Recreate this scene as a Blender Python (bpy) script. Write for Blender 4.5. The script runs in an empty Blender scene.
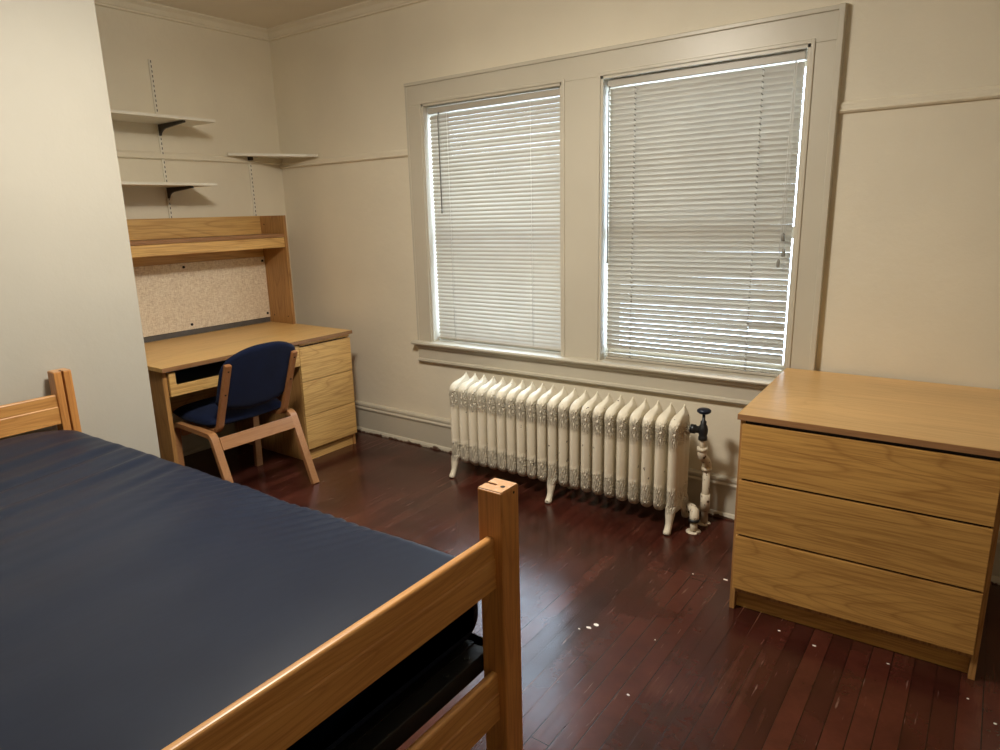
import bpy, bmesh, math, random
from mathutils import Vector, Matrix
random.seed(7)
S = bpy.context.scene
COL = S.collection
PI = math.pi

# ------------------------------------------------------------------ materials
def new_mat(name):
    m = bpy.data.materials.new(name); m.use_nodes = True
    nt = m.node_tree
    return m, nt, nt.nodes, nt.links, nt.nodes['Principled BSDF']

def N(nodes, typ, **kw):
    n = nodes.new(typ)
    for k, v in kw.items():
        if k in n.inputs: n.inputs[k].default_value = v
        else: setattr(n, k, v)
    return n

def ramp(nodes, stops, interp='LINEAR'):
    r = nodes.new('ShaderNodeValToRGB'); r.color_ramp.interpolation = interp
    e = r.color_ramp.elements
    while len(e) < len(stops): e.new(0.5)
    for el, (p, c) in zip(e, stops):
        el.position = p; el.color = (*c, 1) if len(c) == 3 else c
    return r

def coords(nodes, links, scale=(1, 1, 1), rnd=0.0, rot=(0, 0, 0)):
    tc = nodes.new('ShaderNodeTexCoord')
    mp = nodes.new('ShaderNodeMapping'); mp.inputs['Scale'].default_value = scale
    mp.inputs['Rotation'].default_value = rot
    if rnd:
        oi = nodes.new('ShaderNodeObjectInfo')
        mu = nodes.new('ShaderNodeVectorMath'); mu.operation = 'SCALE'
        cb = nodes.new('ShaderNodeCombineXYZ')
        for i in range(3): links.new(oi.outputs['Random'], cb.inputs[i])
        links.new(cb.outputs[0], mu.inputs[0]); mu.inputs['Scale'].default_value = rnd
        ad = nodes.new('ShaderNodeVectorMath'); ad.operation = 'ADD'
        links.new(tc.outputs['Object'], ad.inputs[0]); links.new(mu.outputs[0], ad.inputs[1])
        links.new(ad.outputs[0], mp.inputs['Vector'])
    else:
        links.new(tc.outputs['Object'], mp.inputs['Vector'])
    return mp

def mix(nodes, links, a, b, fac, mode='MIX'):
    m = nodes.new('ShaderNodeMix'); m.data_type = 'RGBA'; m.blend_type = mode
    for sock, v in ((m.inputs[6], a), (m.inputs[7], b), (m.inputs[0], fac)):
        if hasattr(v, 'links'): links.new(v, sock)
        elif isinstance(v, tuple): sock.default_value = (*v, 1) if len(v) == 3 else v
        else: sock.default_value = v
    return m.outputs[2]

def bump(nodes, links, bs, height, strength, dist):
    b = nodes.new('ShaderNodeBump'); b.inputs['Strength'].default_value = strength
    b.inputs['Distance'].default_value = dist
    links.new(height, b.inputs['Height']); links.new(b.outputs[0], bs.inputs['Normal'])
    return b

def paint(name, col, rough=0.55, bscale=25, bstr=0.25, bdist=0.002, var=0.06, vscale=1.5):
    m, nt, n, l, bs = new_mat(name)
    mp = coords(n, l)
    no = N(n, 'ShaderNodeTexNoise', Scale=vscale, Detail=4.0)
    l.new(mp.outputs[0], no.inputs['Vector'])
    d = tuple(c * (1 - var) for c in col); u = tuple(min(1, c * (1 + var)) for c in col)
    r = ramp(n, [(0.3, d), (0.7, u)]); l.new(no.outputs[0], r.inputs[0])
    l.new(r.outputs[0], bs.inputs['Base Color'])
    bs.inputs['Roughness'].default_value = rough
    b = N(n, 'ShaderNodeTexNoise', Scale=bscale, Detail=6.0, Roughness=0.6)
    l.new(mp.outputs[0], b.inputs['Vector'])
    bump(n, l, bs, b.outputs[0], bstr, bdist)
    return m

def wood(name, light, dark, axis='x', rough=0.4, bands=1.0, pore=0.5, ringscale=5.5):
    """oak: stretched ring bands and pores running along one axis"""
    m, nt, n, l, bs = new_mat(name)
    k = {'x': 0, 'y': 1, 'z': 2}[axis]
    s1 = [1.0] * 3; s1[k] = 0.13
    s2 = [1.0] * 3; s2[k] = 0.03
    mp = coords(n, l, tuple(s1), rnd=7.0)
    big = N(n, 'ShaderNodeTexNoise', Scale=ringscale, Detail=1.0, Roughness=0.35)
    l.new(mp.outputs[0], big.inputs['Vector'])
    mm = n.new('ShaderNodeMath'); mm.operation = 'MULTIPLY'; mm.inputs[1].default_value = 20.0
    l.new(big.outputs[0], mm.inputs[0])
    fr = n.new('ShaderNodeMath'); fr.operation = 'FRACT'; l.new(mm.outputs[0], fr.inputs[0])
    rr = ramp(n, [(0.0, (0.25,) * 3), (0.10, (0.75,) * 3), (0.55, (1.0,) * 3), (0.9, (0.85,) * 3), (1.0, (0.25,) * 3)])
    l.new(fr.outputs[0], rr.inputs[0])
    mp2 = coords(n, l, tuple(s2), rnd=7.0)
    po = N(n, 'ShaderNodeTexNoise', Scale=150.0, Detail=3.0, Roughness=0.6)
    l.new(mp2.outputs[0], po.inputs['Vector'])
    pr = ramp(n, [(0.38, (0.0,) * 3), (0.56, (1.0,) * 3)]); l.new(po.outputs[0], pr.inputs[0])
    va = N(n, 'ShaderNodeTexNoise', Scale=3.0, Detail=2.0); l.new(mp.outputs[0], va.inputs['Vector'])
    mid = tuple((a + b) / 2 for a, b in zip(light, dark))
    c1 = mix(n, l, tuple(a * 0.35 + b * 0.65 for a, b in zip(light, dark)), light, rr.outputs[0])
    c1b = mix(n, l, mid if bands < 1 else light, c1, min(1.0, bands))
    c2 = mix(n, l, dark, c1b, pr.outputs[0])
    c3 = mix(n, l, c1b, c2, pore)
    vr = ramp(n, [(0.3, (0.86,) * 3), (0.7, (1.08,) * 3)]); l.new(va.outputs[0], vr.inputs[0])
    c4 = mix(n, l, c3, vr.outputs[0], 1.0, 'MULTIPLY')
    l.new(c4, bs.inputs['Base Color'])
    bs.inputs['Roughness'].default_value = rough
    bump(n, l, bs, pr.outputs[0], 0.12, 0.0006)
    return m

def plain(name, col, rough=0.5, metal=0.0, spec=0.5):
    m, nt, n, l, bs = new_mat(name)
    mp = coords(n, l, rnd=3.0)
    no = N(n, 'ShaderNodeTexNoise', Scale=30.0, Detail=4.0); l.new(mp.outputs[0], no.inputs['Vector'])
    r = ramp(n, [(0.3, tuple(c * .88 for c in col)), (0.7, tuple(min(1, c * 1.1) for c in col))])
    l.new(no.outputs[0], r.inputs[0]); l.new(r.outputs[0], bs.inputs['Base Color'])
    bs.inputs['Roughness'].default_value = rough; bs.inputs['Metallic'].default_value = metal
    bs.inputs['Specular IOR Level'].default_value = spec
    return m

M = {}
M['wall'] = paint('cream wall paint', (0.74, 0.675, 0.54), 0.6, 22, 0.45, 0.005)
M['wall_dimmed'] = paint('dimmed white wall paint', (0.475, 0.452, 0.39), 0.6, 30, 0.3, 0.003)  # white wall with its colour darkened to offset the strong lamp light
M['ceiling'] = paint('ceiling paint', (0.78, 0.72, 0.61), 0.8, 40, 0.2, 0.002)
M['trim'] = paint('cream gloss trim paint', (0.55, 0.505, 0.41), 0.35, 60, 0.12, 0.001)
def worn_base():
    m = paint('worn cream baseboard paint', (0.55, 0.505, 0.41), 0.35, 60, 0.12, 0.001)
    nt = m.node_tree; n, l = nt.nodes, nt.links; bs = n['Principled BSDF']
    tc = n.new('ShaderNodeTexCoord'); sp = n.new('ShaderNodeSeparateXYZ'); l.new(tc.outputs['Object'], sp.inputs[0])
    no = N(n, 'ShaderNodeTexNoise', Scale=14.0, Detail=6.0, Roughness=0.7); l.new(tc.outputs['Object'], no.inputs['Vector'])
    zz = n.new('ShaderNodeMath'); zz.operation = 'MULTIPLY'; zz.inputs[1].default_value = 11.0; l.new(sp.outputs['Z'], zz.inputs[0])
    sb = n.new('ShaderNodeMath'); sb.operation = 'SUBTRACT'; l.new(no.outputs[0], sb.inputs[0]); l.new(zz.outputs[0], sb.inputs[1])
    r = ramp(n, [(0.40, (0.0,) * 3), (0.45, (1.0,) * 3)]); l.new(sb.outputs[0], r.inputs[0])
    old = bs.inputs['Base Color'].links[0].from_socket
    l.new(mix(n, l, old, (0.10, 0.055, 0.035), r.outputs[0]), bs.inputs['Base Color'])
    return m
M['baseboard'] = worn_base()
M['shelfpaint'] = paint('white shelf paint', (0.74, 0.70, 0.60), 0.4, 60, 0.1, 0.001)
M['oak_x_shaded'] = wood('shaded oak laminate x', (0.58, 0.325, 0.092), (0.26, 0.11, 0.026), 'x', 0.42)  # dresser fronts: laminate colour darkened for the weaker light on them
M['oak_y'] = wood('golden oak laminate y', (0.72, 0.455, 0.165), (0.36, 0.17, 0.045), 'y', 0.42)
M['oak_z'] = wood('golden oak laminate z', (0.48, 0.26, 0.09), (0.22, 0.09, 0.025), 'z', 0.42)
M['oak_top_x_lit'] = wood('lit oak laminate top x', (0.74, 0.48, 0.205), (0.46, 0.25, 0.085), 'x', 0.36, bands=0.6, pore=0.35)  # dresser top: same laminate, colour lightened for the light from above
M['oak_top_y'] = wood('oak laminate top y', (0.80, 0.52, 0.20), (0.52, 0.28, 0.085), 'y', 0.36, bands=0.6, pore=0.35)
M['edge'] = wood('brown edge band', (0.36, 0.19, 0.085), (0.20, 0.09, 0.035), 'y', 0.45, bands=0.5, pore=0.4)
M['edge_x'] = wood('brown edge band x', (0.36, 0.19, 0.085), (0.20, 0.09, 0.035), 'x', 0.45, bands=0.5, pore=0.4)
M['bed_y'] = wood('honey oak bed y', (0.62, 0.32, 0.10), (0.33, 0.13, 0.032), 'y', 0.38, bands=0.9, pore=0.45, ringscale=8)
M['bed_z'] = wood('honey oak bed z', (0.62, 0.29, 0.085), (0.33, 0.12, 0.03), 'z', 0.38, bands=0.9, pore=0.45, ringscale=8)
M['bed_end'] = wood('pale oak end grain', (0.60, 0.36, 0.19), (0.45, 0.24, 0.11), 'x', 0.5, bands=0.5, pore=0.4)
M['chair_x'] = wood('beech chair x', (0.47, 0.235, 0.10), (0.28, 0.115, 0.04), 'x', 0.36, bands=0.5, pore=0.3)
M['chair_y'] = wood('beech chair y', (0.47, 0.235, 0.10), (0.28, 0.115, 0.04), 'y', 0.36, bands=0.5, pore=0.3)
M['chair_z'] = wood('beech chair z', (0.40, 0.18, 0.07), (0.24, 0.09, 0.03), 'z', 0.36, bands=0.5, pore=0.3)
M['dark_gap'] = plain('dark gap', (0.012, 0.009, 0.008), 0.8)
M['black_steel'] = plain('black steel', (0.010, 0.010, 0.011), 0.45, 0.3)
M['black_plastic'] = plain('black plastic', (0.02, 0.014, 0.011), 0.45)
M['screw'] = plain('dark screw', (0.015, 0.012, 0.012), 0.4, 0.6)
M['drawer_inside'] = plain('navy grey drawer tray', (0.045, 0.050, 0.070), 0.5)
M['gunmetal'] = plain('gunmetal valve', (0.045, 0.048, 0.052), 0.4, 0.7)
M['wheel'] = plain('blue black hand wheel', (0.010, 0.016, 0.035), 0.35, 0.2)
M['cord'] = plain('blind cord', (0.62, 0.60, 0.55), 0.7)
M['wand'] = plain('clear grey wand', (0.22, 0.21, 0.18), 0.25)
M['fleck'] = plain('white paint fleck', (0.85, 0.83, 0.78), 0.7)
M['gap_shade_grey'] = plain('grey gap shade', (0.10, 0.095, 0.09), 0.5)  # tone of the dim gap below the tack board
M['gumfoot'] = plain('black glide', (0.015, 0.015, 0.015), 0.6)

def fabric(name, col, scale=420.0):
    m, nt, n, l, bs = new_mat(name)
    mp = coords(n, l)
    w1 = N(n, 'ShaderNodeTexNoise', Scale=scale, Detail=2.0); l.new(mp.outputs[0], w1.inputs['Vector'])
    w2 = N(n, 'ShaderNodeTexNoise', Scale=9.0, Detail=3.0); l.new(mp.outputs[0], w2.inputs['Vector'])
    r = ramp(n, [(0.3, tuple(c * .65 for c in col)), (0.7, tuple(c * 1.3 for c in col))])
    l.new(w1.outputs[0], r.inputs[0])
    v = ramp(n, [(0.3, (0.8,) * 3), (0.7, (1.15,) * 3)]); l.new(w2.outputs[0], v.inputs[0])
    c = mix(n, l, r.outputs[0], v.outputs[0], 1.0, 'MULTIPLY')
    l.new(c, bs.inputs['Base Color'])
    bs.inputs['Roughness'].default_value = 0.85
    bs.inputs['Sheen Weight'].default_value = 0.04; bs.inputs['Specular IOR Level'].default_value = 0.2
    bump(n, l, bs, w1.outputs[0], 0.4, 0.001)
    return m
M['navy'] = fabric('navy upholstery', (0.0035, 0.0085, 0.034))

def make_mattress_mat():
    m, nt, n, l, bs = new_mat('dark slate mattress ticking')
    mp = coords(n, l)
    w2 = N(n, 'ShaderNodeTexNoise', Scale=5.0, Detail=4.0); l.new(mp.outputs[0], w2.inputs['Vector'])
    r = ramp(n, [(0.3, (0.0070, 0.0118, 0.0270)), (0.7, (0.0090, 0.0148, 0.032))])
    l.new(w2.outputs[0], r.inputs[0]); l.new(r.outputs[0], bs.inputs['Base Color'])
    bs.inputs['Roughness'].default_value = 0.42
    bs.inputs['Specular IOR Level'].default_value = 0.2
    mpb = coords(n, l, (1.0, 0.3, 1.0))
    f = N(n, 'ShaderNodeTexNoise', Scale=26.0, Detail=5.0); l.new(mpb.outputs[0], f.inputs['Vector'])
    bump(n, l, bs, f.outputs[0], 0.10, 0.004)
    return m
M['mattress'] = make_mattress_mat()

def make_burlap():
    m, nt, n, l, bs = new_mat('woven burlap tack board')
    a = coords(n, l, (1, 25, 2.0)); b = coords(n, l, (1, 2.0, 25))
    na = N(n, 'ShaderNodeTexNoise', Scale=22.0, Detail=3.0); l.new(a.outputs[0], na.inputs['Vector'])
    nb = N(n, 'ShaderNodeTexNoise', Scale=22.0, Detail=3.0); l.new(b.outputs[0], nb.inputs['Vector'])
    ad = n.new('ShaderNodeMath'); ad.operation = 'ADD'
    l.new(na.outputs[0], ad.inputs[0]); l.new(nb.outputs[0], ad.inputs[1])
    hf = n.new('ShaderNodeMath'); hf.operation = 'MULTIPLY'; hf.inputs[1].default_value = 0.5
    l.new(ad.outputs[0], hf.inputs[0])
    r = ramp(n, [(0.36, (0.48, 0.37, 0.255)), (0.5, (0.73, 0.62, 0.47)), (0.64, (0.90, 0.83, 0.68))])
    l.new(hf.outputs[0], r.inputs[0]); l.new(r.outputs[0], bs.inputs['Base Color'])
    bs.inputs['Roughness'].default_value = 0.9
    bump(n, l, bs, hf.outputs[0], 0.5, 0.001)
    return m
M['burlap'] = make_burlap()

def make_floor():
    m, nt, n, l, bs = new_mat('worn red brown painted floorboards')
    tc = n.new('ShaderNodeTexCoord')
    sp = n.new('ShaderNodeSeparateXYZ'); l.new(tc.outputs['Object'], sp.inputs[0])
    cb = n.new('ShaderNodeCombineXYZ')
    l.new(sp.outputs['Y'], cb.inputs[0]); l.new(sp.outputs['X'], cb.inputs[1])
    br = N(n, 'ShaderNodeTexBrick', Scale=1.0)
    br.offset = 0.37; br.offset_frequency = 2
    br.inputs['Mortar Size'].default_value = 0.0017
    br.inputs['Mortar Smooth'].default_value = 0.3
    br.inputs['Brick Width'].default_value = 1.7
    br.inputs['Row Height'].default_value = 0.061
    br.inputs['Color1'].default_value = (0.0, 0.0, 0.0, 1); br.inputs['Color2'].default_value = (1, 1, 1, 1)
    br.inputs['Mortar'].default_value = (0.5, 0.5, 0.5, 1)
    l.new(cb.outputs[0], br.inputs['Vector'])
    pc = ramp(n, [(0.0, (0.046, 0.0115, 0.0082)), (0.5, (0.066, 0.0165, 0.0108)), (1.0, (0.088, 0.023, 0.0145))])
    l.new(br.outputs['Color'], pc.inputs[0])
    # worn streaks along the boards
    mp = coords(n, l, (1.0, 0.05, 1.0))
    st = N(n, 'ShaderNodeTexNoise', Scale=28.0, Detail=7.0, Roughness=0.7); l.new(mp.outputs[0], st.inputs['Vector'])
    bl = N(n, 'ShaderNodeTexNoise', Scale=2.2, Detail=3.0); l.new(tc.outputs['Object'], bl.inputs['Vector'])
    mu = n.new('ShaderNodeMath'); mu.operation = 'MULTIPLY'
    l.new(st.outputs[0], mu.inputs[0]); l.new(bl.outputs[0], mu.inputs[1])
    sr = ramp(n, [(0.31, (0.0,) * 3), (0.44, (0.6,) * 3)]); l.new(mu.outputs[0], sr.inputs[0])
    c1 = mix(n, l, pc.outputs[0], (0.135, 0.052, 0.034), sr.outputs[0])
    # dark grime blotches
    gr = N(n, 'ShaderNodeTexNoise', Scale=3.5, Detail=5.0, Roughness=0.65); l.new(tc.outputs['Object'], gr.inputs['Vector'])
    g2 = ramp(n, [(0.35, (0.55,) * 3), (0.62, (1.05,) * 3)]); l.new(gr.outputs[0], g2.inputs[0])
    c2 = mix(n, l, c1, g2.outputs[0], 1.0, 'MULTIPLY')
    # scuffs: fine pale scratches
    mps = coords(n, l, (1.0, 0.08, 1.0), rot=(0, 0, 0.25))
    sc = N(n, 'ShaderNodeTexNoise', Scale=95.0, Detail=4.0); l.new(mps.outputs[0], sc.inputs['Vector'])
    s2 = ramp(n, [(0.675, (0.0,) * 3), (0.75, (0.6,) * 3)]); l.new(sc.outputs[0], s2.inputs[0])
    c3 = mix(n, l, c2, (0.28, 0.18, 0.145), s2.outputs[0])
    # seams: dark, partly worn to bare wood
    sm = N(n, 'ShaderNodeTexNoise', Scale=1.6, Detail=2.0); l.new(tc.outputs['Object'], sm.inputs['Vector'])
    smr = ramp(n, [(0.60, (0.006, 0.003, 0.003)), (0.68, (0.16, 0.065, 0.04))]); l.new(sm.outputs[0], smr.inputs[0])
    c4 = mix(n, l, c3, smr.outputs[0], br.outputs['Fac'])
    l.new(c4, bs.inputs['Base Color'])
    rr = ramp(n, [(0.3, (0.14,) * 3), (0.7, (0.30,) * 3)]); l.new(mix(n, l, st.outputs[0], gr.outputs[0], 0.5), rr.inputs[0])
    l.new(rr.outputs[0], bs.inputs['Roughness'])
    bs.inputs['Specular IOR Level'].default_value = 0.52
    hb = n.new('ShaderNodeMath'); hb.operation = 'SUBTRACT'; l.new(st.outputs[0], hb.inputs[0])
    l.new(br.outputs['Fac'], hb.inputs[1])
    bump(n, l, bs, hb.outputs[0], 0.28, 0.0016)
    return m
M['floor'] = make_floor()

def make_radiator_mat():
    m, nt, n, l, bs = new_mat('chipped cream radiator paint')
    tc = n.new('ShaderNodeTexCoord'); sp = n.new('ShaderNodeSeparateXYZ'); l.new(tc.outputs['Object'], sp.inputs[0])
    no = N(n, 'ShaderNodeTexNoise', Scale=6.0, Detail=4.0); l.new(tc.outputs['Object'], no.inputs['Vector'])
    r = ramp(n, [(0.3, (0.76, 0.69, 0.55)), (0.7, (0.85, 0.79, 0.65))]); l.new(no.outputs[0], r.inputs[0])
    oi = n.new('ShaderNodeObjectInfo')
    ad = n.new('ShaderNodeVectorMath'); ad.operation = 'ADD'
    cb = n.new('ShaderNodeCombineXYZ')
    ms = n.new('ShaderNodeMath'); ms.operation = 'MULTIPLY'; ms.inputs[1].default_value = 9.0
    l.new(oi.outputs['Random'], ms.inputs[0])
    for i in range(3): l.new(ms.outputs[0], cb.inputs[i])
    l.new(tc.outputs['Object'], ad.inputs[0]); l.new(cb.outputs[0], ad.inputs[1])
    ch = N(n, 'ShaderNodeTexNoise', Scale=38.0, Detail=3.0); l.new(ad.outputs[0], ch.inputs['Vector'])
    cr = ramp(n, [(0.70, (0.0,) * 3), (0.72, (1.0,) * 3)]); l.new(ch.outputs[0], cr.inputs[0])
    c = mix(n, l, r.outputs[0], (0.07, 0.045, 0.03), cr.outputs[0])
    l.new(c, bs.inputs['Base Color'])
    bs.inputs['Roughness'].default_value = 0.42
    # cast scroll relief near the top and bottom of every column
    vo = N(n, 'ShaderNodeTexVoronoi', Scale=150.0); vo.feature = 'SMOOTH_F1'; l.new(tc.outputs['Object'], vo.inputs['Vector'])
    wv = N(n, 'ShaderNodeTexWave', Scale=45.0, Distortion=10.0, Detail=1.0); l.new(tc.outputs['Object'], wv.inputs['Vector'])
    av = n.new('ShaderNodeMath'); av.operation = 'ADD'; l.new(vo.outputs['Distance'], av.inputs[0]); l.new(wv.outputs['Fac'], av.inputs[1])
    zr = ramp(n, [(0.16, (0.0,) * 3), (0.20, (1.0,) * 3), (0.34, (1.0,) * 3), (0.38, (0.0,) * 3), (0.68, (0.0,) * 3), (0.74, (1.0,) * 3), (0.86, (1.0,) * 3), (0.9, (0.0,) * 3)])
    zm = n.new('ShaderNodeMath'); zm.operation = 'DIVIDE'; zm.inputs[1].default_value = 0.58
    l.new(sp.outputs['Z'], zm.inputs[0]); l.new(zm.outputs[0], zr.inputs[0])
    hm = n.new('ShaderNodeMath'); hm.operation = 'MULTIPLY'; l.new(av.outputs[0], hm.inputs[0]); l.new(zr.outputs[0], hm.inputs[1])
    bump(n, l, bs, hm.outputs[0], 1.0, 0.006)
    return m
M['radiator'] = make_radiator_mat()

def make_pipe_mat():
    m, nt, n, l, bs = new_mat('chipped painted pipe')
    tc = n.new('ShaderNodeTexCoord')
    ch = N(n, 'ShaderNodeTexNoise', Scale=48.0, Detail=3.0); l.new(tc.outputs['Object'], ch.inputs['Vector'])
    cr = ramp(n, [(0.60, (0.68, 0.61, 0.48)), (0.63, (0.10, 0.055, 0.03))]); l.new(ch.outputs[0], cr.inputs[0])
    l.new(cr.outputs[0], bs.inputs['Base Color']); bs.inputs['Roughness'].default_value = 0.45
    return m
M['pipe'] = make_pipe_mat()

def make_slat():
    m, nt, n, l, bs = new_mat('off white blind slat')
    mp = coords(n, l); no = N(n, 'ShaderNodeTexNoise', Scale=3.0, Detail=3.0); l.new(mp.outputs[0], no.inputs['Vector'])
    r = ramp(n, [(0.3, (0.43, 0.392, 0.328)), (0.7, (0.48, 0.44, 0.37))]); l.new(no.outputs[0], r.inputs[0])
    l.new(r.outputs[0], bs.inputs['Base Color']); bs.inputs['Roughness'].default_value = 0.4
    tr = n.new('ShaderNodeBsdfTranslucent'); l.new(r.outputs[0], tr.inputs['Color'])
    mx = n.new('ShaderNodeMixShader'); mx.inputs[0].default_value = 0.025
    l.new(bs.outputs[0], mx.inputs[1]); l.new(tr.outputs[0], mx.inputs[2])
    l.new(mx.outputs[0], n['Material Output'].inputs['Surface'])
    return m
M['slat'] = make_slat()

def make_glass():
    m, nt, n, l, bs = new_mat('window glass')
    n.remove(bs)
    t = n.new('ShaderNodeBsdfTransparent'); t.inputs['Color'].default_value = (0.95, 0.97, 0.96, 1)
    g = n.new('ShaderNodeBsdfGlossy'); g.inputs['Roughness'].default_value = 0.02
    mx = n.new("ShaderNodeMixShader"); mx.inputs[0].default_value = 0.05; l.new(t.outputs[0], mx.inputs[1]); l.new(g.outputs[0], mx.inputs[2])
    l.new(mx.outputs[0], n['Material Output'].inputs['Surface'])
    return m
M['glass'] = make_glass()

# ------------------------------------------------------------------ mesh helpers
class MB:
    def __init__(s): s.v = []; s.f = []; s.sm = []
    def add(s, vs, fs, smooth=False):
        o = len(s.v); s.v += [tuple(v) for v in vs]
        for f in fs: s.f.append([i + o for i in f]); s.sm.append(smooth)
        return s
    def box(s, x0, x1, y0, y1, z0, z1):
        vs = [(x, y, z) for z in (z0, z1) for y in (y0, y1) for x in (x0, x1)]
        return s.add(vs, [(0, 2, 3, 1), (4, 5, 7, 6), (0, 1, 5, 4), (2, 6, 7, 3), (0, 4, 6, 2), (1, 3, 7, 5)])
    def prism(s, poly, axis, a, b, smooth=False):
        """poly: 2D points; axis: extrusion axis"""
        def P(p, t):
            return {'x': (t, p[0], p[1]), 'y': (p[0], t, p[1]), 'z': (p[0], p[1], t)}[axis]
        n = len(poly); vs = [P(p, a) for p in poly] + [P(p, b) for p in poly]
        fs = [(i, (i + 1) % n, n + (i + 1) % n, n + i) for i in range(n)]
        s.add(vs, fs, smooth)
        return s.add(vs, [tuple(range(n))[::-1], tuple(range(n, 2 * n))])
    def tube(s, pts, r, seg=12, smooth=True, cap=True):
        pts = [Vector(p) for p in pts]; rs = r if isinstance(r, (list, tuple)) else [r] * len(pts)
        vs = []; fs = []; prev = None
        for i, p in enumerate(pts):
            t = (pts[min(i + 1, len(pts) - 1)] - pts[max(i - 1, 0)]).normalized()
            if prev is None:
                a = Vector((0, 0, 1)) if abs(t.z) < 0.9 else Vector((1, 0, 0))
                u = t.cross(a).normalized()
            else: u = (prev - t * prev.dot(t)).normalized()
            prev = u; w = t.cross(u)
            vs += [p + (u * math.cos(2 * PI * k / seg) + w * math.sin(2 * PI * k / seg)) * rs[i] for k in range(seg)]
        for i in range(len(pts) - 1):
            for k in range(seg):
                fs.append((i * seg + k, i * seg + (k + 1) % seg, (i + 1) * seg + (k + 1) % seg, (i + 1) * seg + k))
        s.add(vs, fs, smooth)
        if cap:
            m = len(pts) - 1
            s.add(vs[:seg], [tuple(range(seg))[::-1]]); s.add(vs[m * seg:], [tuple(range(seg))])
        return s
    def ribbon(s, path, w0, w1, th, axis='y', smooth=True):
        """flat bent strip: path in the xz plane, spans w0..w1 along y, thickness th across the path"""
        n = len(path); pv = [Vector((p[0], p[1])) for p in path]; L = []; Rr = []
        for i in range(n):
            t = (pv[min(i + 1, n - 1)] - pv[max(i - 1, 0)]).normalized(); nn = Vector((-t.y, t.x))
            L.append(pv[i] + nn * th / 2); Rr.append(pv[i] - nn * th / 2)
        for pts in range(n - 1):
            a, b, c, d = L[pts], L[pts + 1], Rr[pts + 1], Rr[pts]
        vs = []
        for i in range(n):
            vs += [(L[i].x, w0, L[i].y), (L[i].x, w1, L[i].y), (Rr[i].x, w1, Rr[i].y), (Rr[i].x, w0, Rr[i].y)]
        fs = []
        for i in range(n - 1):
            for k in range(4): fs.append((i * 4 + k, i * 4 + (k + 1) % 4, i * 4 + 4 + (k + 1) % 4, i * 4 + 4 + k))
        fs += [(3, 2, 1, 0), tuple(n * 4 - 4 + k for k in range(4))]
        return s.add(vs, fs)
    def lathe(s, prof, origin, axis='z', seg=20, smooth=True):
        o = Vector(origin); vs = []; fs = []
        for r, h in prof:
            for k in range(seg):
                c, d = r * math.cos(2 * PI * k / seg), r * math.sin(2 * PI * k / seg)
                vs.append(o + Vector({'z': (c, d, h), 'x': (h, c, d), 'y': (d, h, c)}[axis]))
        n = len(prof)
        for i in range(n - 1):
            for k in range(seg): fs.append((i * seg + k, i * seg + (k + 1) % seg, (i + 1) * seg + (k + 1) % seg, (i + 1) * seg + k))
        s.add(vs, fs, smooth)
        return s.add(vs, [tuple(range(seg))[::-1], tuple(range((n - 1) * seg, n * seg))])
    def map(s, fn): s.v = [tuple(fn(*v)) for v in s.v]; return s
    def build(s, name, mat, parent=None, bevel=0.0, seg=2, weld=True):
        me = bpy.data.meshes.new(name); me.from_pydata(s.v, [], s.f)
        me.polygons.foreach_set('use_smooth', s.sm)
        bm = bmesh.new(); bm.from_mesh(me)
        if weld: bmesh.ops.remove_doubles(bm, verts=bm.verts, dist=1e-6)
        bmesh.ops.recalc_face_normals(bm, faces=bm.faces); bm.to_mesh(me); bm.free()
        me.materials.append(mat)
        o = bpy.data.objects.new(name, me); COL.objects.link(o)
        if parent: o.parent = parent
        if bevel:
            b = o.modifiers.new('edge', 'BEVEL'); b.width = bevel; b.segments = seg; b.limit_method = 'ANGLE'; b.angle_limit = 0.7
        return o

def struct(o): o['kind'] = 'structure'; return o
def tag(o, label, cat, group=None):
    o['label'] = label; o['category'] = cat
    if group: o['group'] = group
    return o
def thing(name, label, cat, loc=(0, 0, 0), rz=0.0, group=None):
    o = bpy.data.objects.new(name, None); o.empty_display_size = 0.05; COL.objects.link(o)
    o.location = loc; o.rotation_euler = (0, 0, rz)
    return tag(o, label, cat, group)
def rel(o):   # shift helper: build in world numbers under an Empty that stands elsewhere
    return lambda x, y, z: (x - o.location.x, y - o.location.y, z - o.location.z)

def arc(c, r, a0, a1, n=8):
    return [(c[0] + r * math.cos(a0 + (a1 - a0) * i / n), c[1] + r * math.sin(a0 + (a1 - a0) * i / n)) for i in range(n + 1)]

# ------------------------------------------------------------------ room shell
H = 2.62
XR, YB = 5.4, -4.6                 # right wall, back wall
XB, YBUMP = 1.083, -1.617          # face and corner of the wall that juts out on the left
TILT = lambda x, y, z: (x, y, z + 0.007 * (x - 2.3))   # the old window trim is not quite level

struct(MB().box(-0.2, XR + .2, YB - .2, 0.2, -0.12, 0.0).build('floor', M['floor']))
struct(MB().box(-0.2, XR + .2, YB - .2, 0.22, H, H + 0.1).build('ceiling', M['ceiling']))
struct(MB().box(-0.2, 0, YBUMP - .3, 0.0, 0, H).build('wall_alcove', M['wall']))
def bump_lean(x, y, z): return (x, y - 0.0075 * max(0, (1.7 - z)) if y > -2 else y, z)
b = MB()
for k in range(8): b.box(-0.2, XB, YB, YBUMP, H * k / 8, H * (k + 1) / 8)
struct(b.map(bump_lean).build('wall_left', M['wall_dimmed'], bevel=0.0))
struct(MB().box(-0.2, XR + .2, YB - 0.2, YB, 0, H).build('wall_back', M['wall']))
struct(MB().box(XR, XR + 0.2, YB, 0.0, 0, H).build('wall_right', M['wall']))
WX = (1.3075, 2.2212, 2.431, 3.3415)
Z0, Z1 = 0.675, 2.0463
w = MB()
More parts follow.
